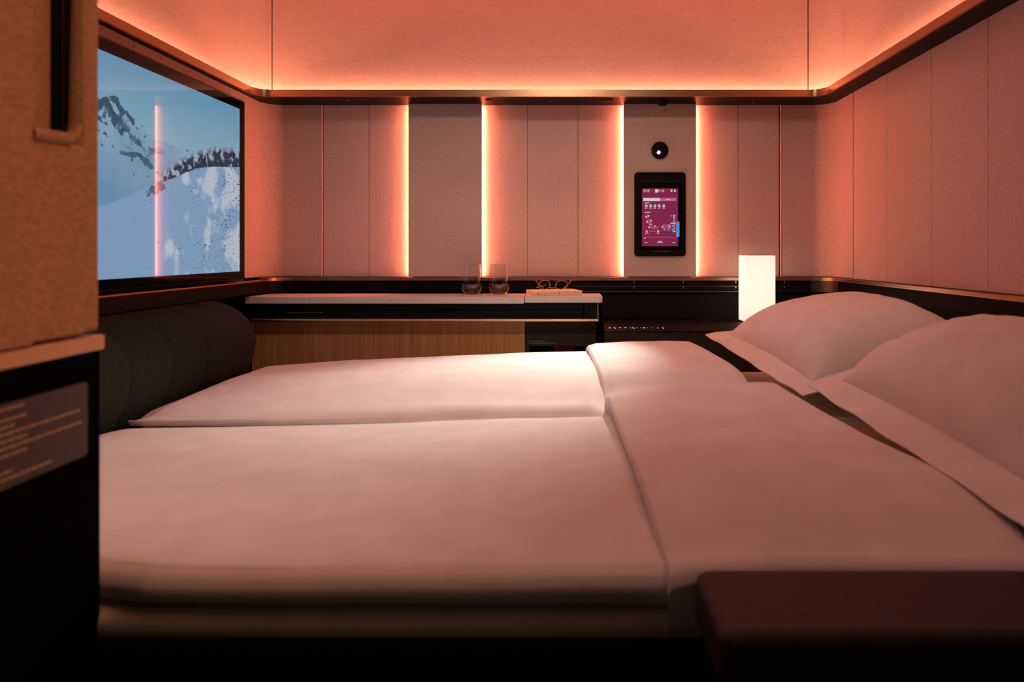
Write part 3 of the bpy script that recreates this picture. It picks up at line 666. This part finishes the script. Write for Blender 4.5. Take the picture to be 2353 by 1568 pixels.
uip(376, 1207, 455, 1213, 'ui_pink', .3, 'screen_line'); word(328, 366, 1233); word(466, 498, 1233)
uip(352, 1279, 640, 1284, 'ui_pink', .3, 'screen_line'); uip(314, 1288, 334, 1300, 'ui_white', .5, 'screen_icon'); uip(640, 1283, 666, 1288, 'ui_pink', .3, 'screen_line'); uip(664, 1289, 686, 1294, 'ui_pink', .3, 'screen_line'); uip(336, 1285, 354, 1290, 'ui_pink', .3, 'screen_line')
word(320, 354, 1348); word(654, 688, 1348); word(480, 528, 1332, 13); word(470, 540, 1347, 7)
uip(698, 1096, 738, 1280, 'ui_blue', .5, 'slider_bar', 2)

# ------------------------------------------------------------------ glasses, coasters, book, spectacles
def glass(px, label, other):
    Yg = 2.292; cxg = xa(px, Yg); base = -.1554+.0036
    root = empty('stemless_glass', (cxg, Yg, ZC+base), label, 'glass', 'stemless glasses on the worktop')
    outp = [(.0005, 0), (.020, 0), (.0245, .0012), (.0300, .008), (.0350, .018), (.0372, .030), (.0378, .040), (.0372, .052), (.0355, .072), (.0335, .092), (.0322, .105)]
    inn = [(.0312, .1054), (.0322, .092), (.0343, .072), (.0360, .052), (.0366, .040), (.0360, .030), (.0335, .0195), (.028, .0105), (.020, .0062), (.0005, .0055)]
    lathe('bowl', outp+inn, root.location, 'glass', root, 48)
    liq = [(.0005, .0052), (.0205, .0059), (.0284, .0102), (.0338, .0193), (.0362, .0298), (.0363, .0312), (.0005, .0308)]
    lathe('drink', liq, root.location, 'wine', root, 48)
    cs = lathe('coaster', [(.0005, 0), (.0395, 0), (.040, .0008), (.040, .0024), (.0392, .0032), (.0005, .0033)], (xa(px+other, 2.28), 2.285, ZC-.1553), 'coaster', None, 40)
    return root, cs
g1, c1_ = glass(1084, 'left stemless glass of pale wine, farther from the book', -3)
g2, c2_ = glass(1147, 'right stemless glass of pale wine, next to the book', -1)
tag(c1_, 'round pinkish coaster under the left glass', 'coaster', 'coasters under the glasses'); tag(c2_, 'round pinkish coaster under the right glass', 'coaster', 'coasters under the glasses')

bk = empty('book', (-.122, 2.238, ZC-.1547), 'cream paperback book lying on the worktop under the eyeglasses', 'book')
bk.rotation_euler = (0, 0, math.radians(15))
def bkbox(name, x0, x1, y0, y1, z0, z1, m, bev=0.0):
    o = box(name, x0, x1, y0, y1, z0, z1, m, None, bev, 2, rel=False); o.parent = bk; return o
bkbox('cover', 0, .178, 0, .115, .0145, .0157, 'paper', .0004); bkbox('cover', 0, .178, 0, .115, 0, .0010, 'paper', .0004)
bkbox('spine', 0, .178, -.0008, .0008, 0, .0157, 'paper', .0004); bkbox('pages', .001, .177, .001, .1135, .0011, .0144, 'pages')
ink = mat('book_ink', (.10, .07, .06), .7); M['ink'] = ink
for x, s, sz in ((.024, 'LE', .006), (.045, 'ET', .005), (.098, 'DE', .006), (.133, 'I', .005)):
    t = text('spine_text', s, (x, -.0010, .0035), sz, 'ink', None, (math.pi/2, -math.pi/2, 0)); t.parent = bk
for x in (.017, .052, .148): bkbox('spine_line', x, x+.0006, -.0011, -.0007, .001, .0147, 'ink')

sg = empty('eyeglasses', (-.05, 2.30, ZC-.138), 'thin gold wire eyeglasses lying upside down on the book', 'eyeglasses')
def ring(px, py, rx, ry, tilt, Y):
    pts = []
    for k in range(29):
        a = 2*math.pi*k/28; dx, dy = rx*math.cos(a), ry*math.sin(a)
        pts.append(P(px+dx*math.cos(tilt)-dy*math.sin(tilt), py+dx*math.sin(tilt)+dy*math.cos(tilt), Y))
    tube('rim', pts, .00085, 'gold', sg, 6)
    pr = [(p.x, p.z) for p in pts[:-1]]
    plate('lens', [(pts[0].x*0+q[0], q[1]) for q in pr], Y-.0004, Y+.0004, 'glass', sg)
ring(1250.5, 655, 13, 10.2, -.28, 2.300); ring(1290, 655.3, 14.5, 9.8, -.12, 2.300)
tube('bridge', [P(1262.5, 661, 2.30), P(1268, 662, 2.298), P(1275.5, 661.5, 2.30)], .0009, 'gold', sg, 6)
for pts in ([(1232.5, 661.5), (1236, 660.5), (1255.5, 654.8)], [(1300, 664), (1307.5, 665.5), (1308, 662)]):
    tube('hinge', [P(a, c, 2.304+.01*i) for i, (a, c) in enumerate(pts)], .0012, 'copper', sg, 6)
tube('temple', [P(1249.5, 664, 2.285), P(1240, 654.5, 2.285), P(1230.5, 644.5, 2.287)], .0010, 'gold', sg, 6)
tube('temple', [P(1294, 664, 2.285), P(1306, 653, 2.285), P(1312, 645.5, 2.287), P(1316, 643.5, 2.29)], [.0010, .0011, .0015, .0012], 'copper', sg, 6)
for px, py in ((1264.5, 656), (1279, 656)): tube('nose_pad', [P(px-.8, py-2.5, 2.297), P(px+.3, py, 2.296), P(px-.6, py+3, 2.297)], [.0012, .0018, .001], 'copper', sg, 6)

# ------------------------------------------------------------------ near left partition
XN, YE = -.5, .700
def yn(px): return .5*FPX/(CX-px)
wn = tag(empty('wall_front', (XN-.03, .6, 0)), kind='structure')
box('fabric_panel', XN-.05, XN+.006, .40, yn(66)-.0004, -.0885, .75, 'felt_orange_lit', wn, .004, 3)
# right-hand panel round the recess, L-shaped: strip beside and block below
box('fabric_panel', XN-.05, XN, yn(184), YE, -.0870, .75, 'felt_orange_lit', wn, .008, 4)
box('fabric_panel', XN-.05, XN, yn(68), yn(184)+.010, -.0870, .1085, 'felt_orange_lit', wn, .004, 3)
box('recess_back', XN-.05, XN-.012, yn(62), yn(184), .10, .75, 'felt_orange_lit', wn)
tr_pts = [(.6605, .75), (.6605, .128), (.659, .1185), (.653, .1125), (.606, .1095)]
tube('recess_trim', [(XN+.001, y, ZC+z) for y, z in tr_pts], .0058, 'felt_orange_lit', wn, 10)
box('recess_slot', XN-.0119, XN-.0085, .6455, .6680, .112, .75, 'black', wn, .001)
box('recess_groove', XN-.0084, XN-.0072, .6545, .6568, .112, .75, 'leather', wn, .0004)
o = box('metal_band', XN-.052, XN+.004, .40, YE, -.1052, -.0893, 'goldm', wn, .002, 3); o['label'] = 'pale gold metal band'
box('lower_panel', XN-.05, XN, .40, YE, -ZC, -.1056, 'matte', wn, .004)
pl = tag(empty('placard', (XN, .64, ZC-.17)), 'brown safety placard with printed lines on the near left partition', 'placard')
pr = rrect(.593, -.1735, .170, .076, .004)
loft('plate', [[(XN+.0003, y, ZC+z) for y, z in pr], [(XN+.0012, y, ZC+z) for y, z in pr]], 'placard', pl)
def pline(px1, py1, y_left=.51):                                   # lines too blurred to read: rows of word-length dashes
    Y1 = yn(px1); z = (CY-py1)/FPX*Y1; y = y_left
    while y < Y1-.001:
        wd = min(random.uniform(.004, .012), Y1-y)
        box('print_dash', XN+.0010, XN+.0014, y, y+wd, z-.0011, z+.0011, 'print_dim', pl); y += wd+.0012
for a, c in ((53, 929), (57, 952), (31, 976), (180, 943), (60, 998), (187, 969), (58, 1031), (115, 1060), (28, 1080)): pline(a, c)
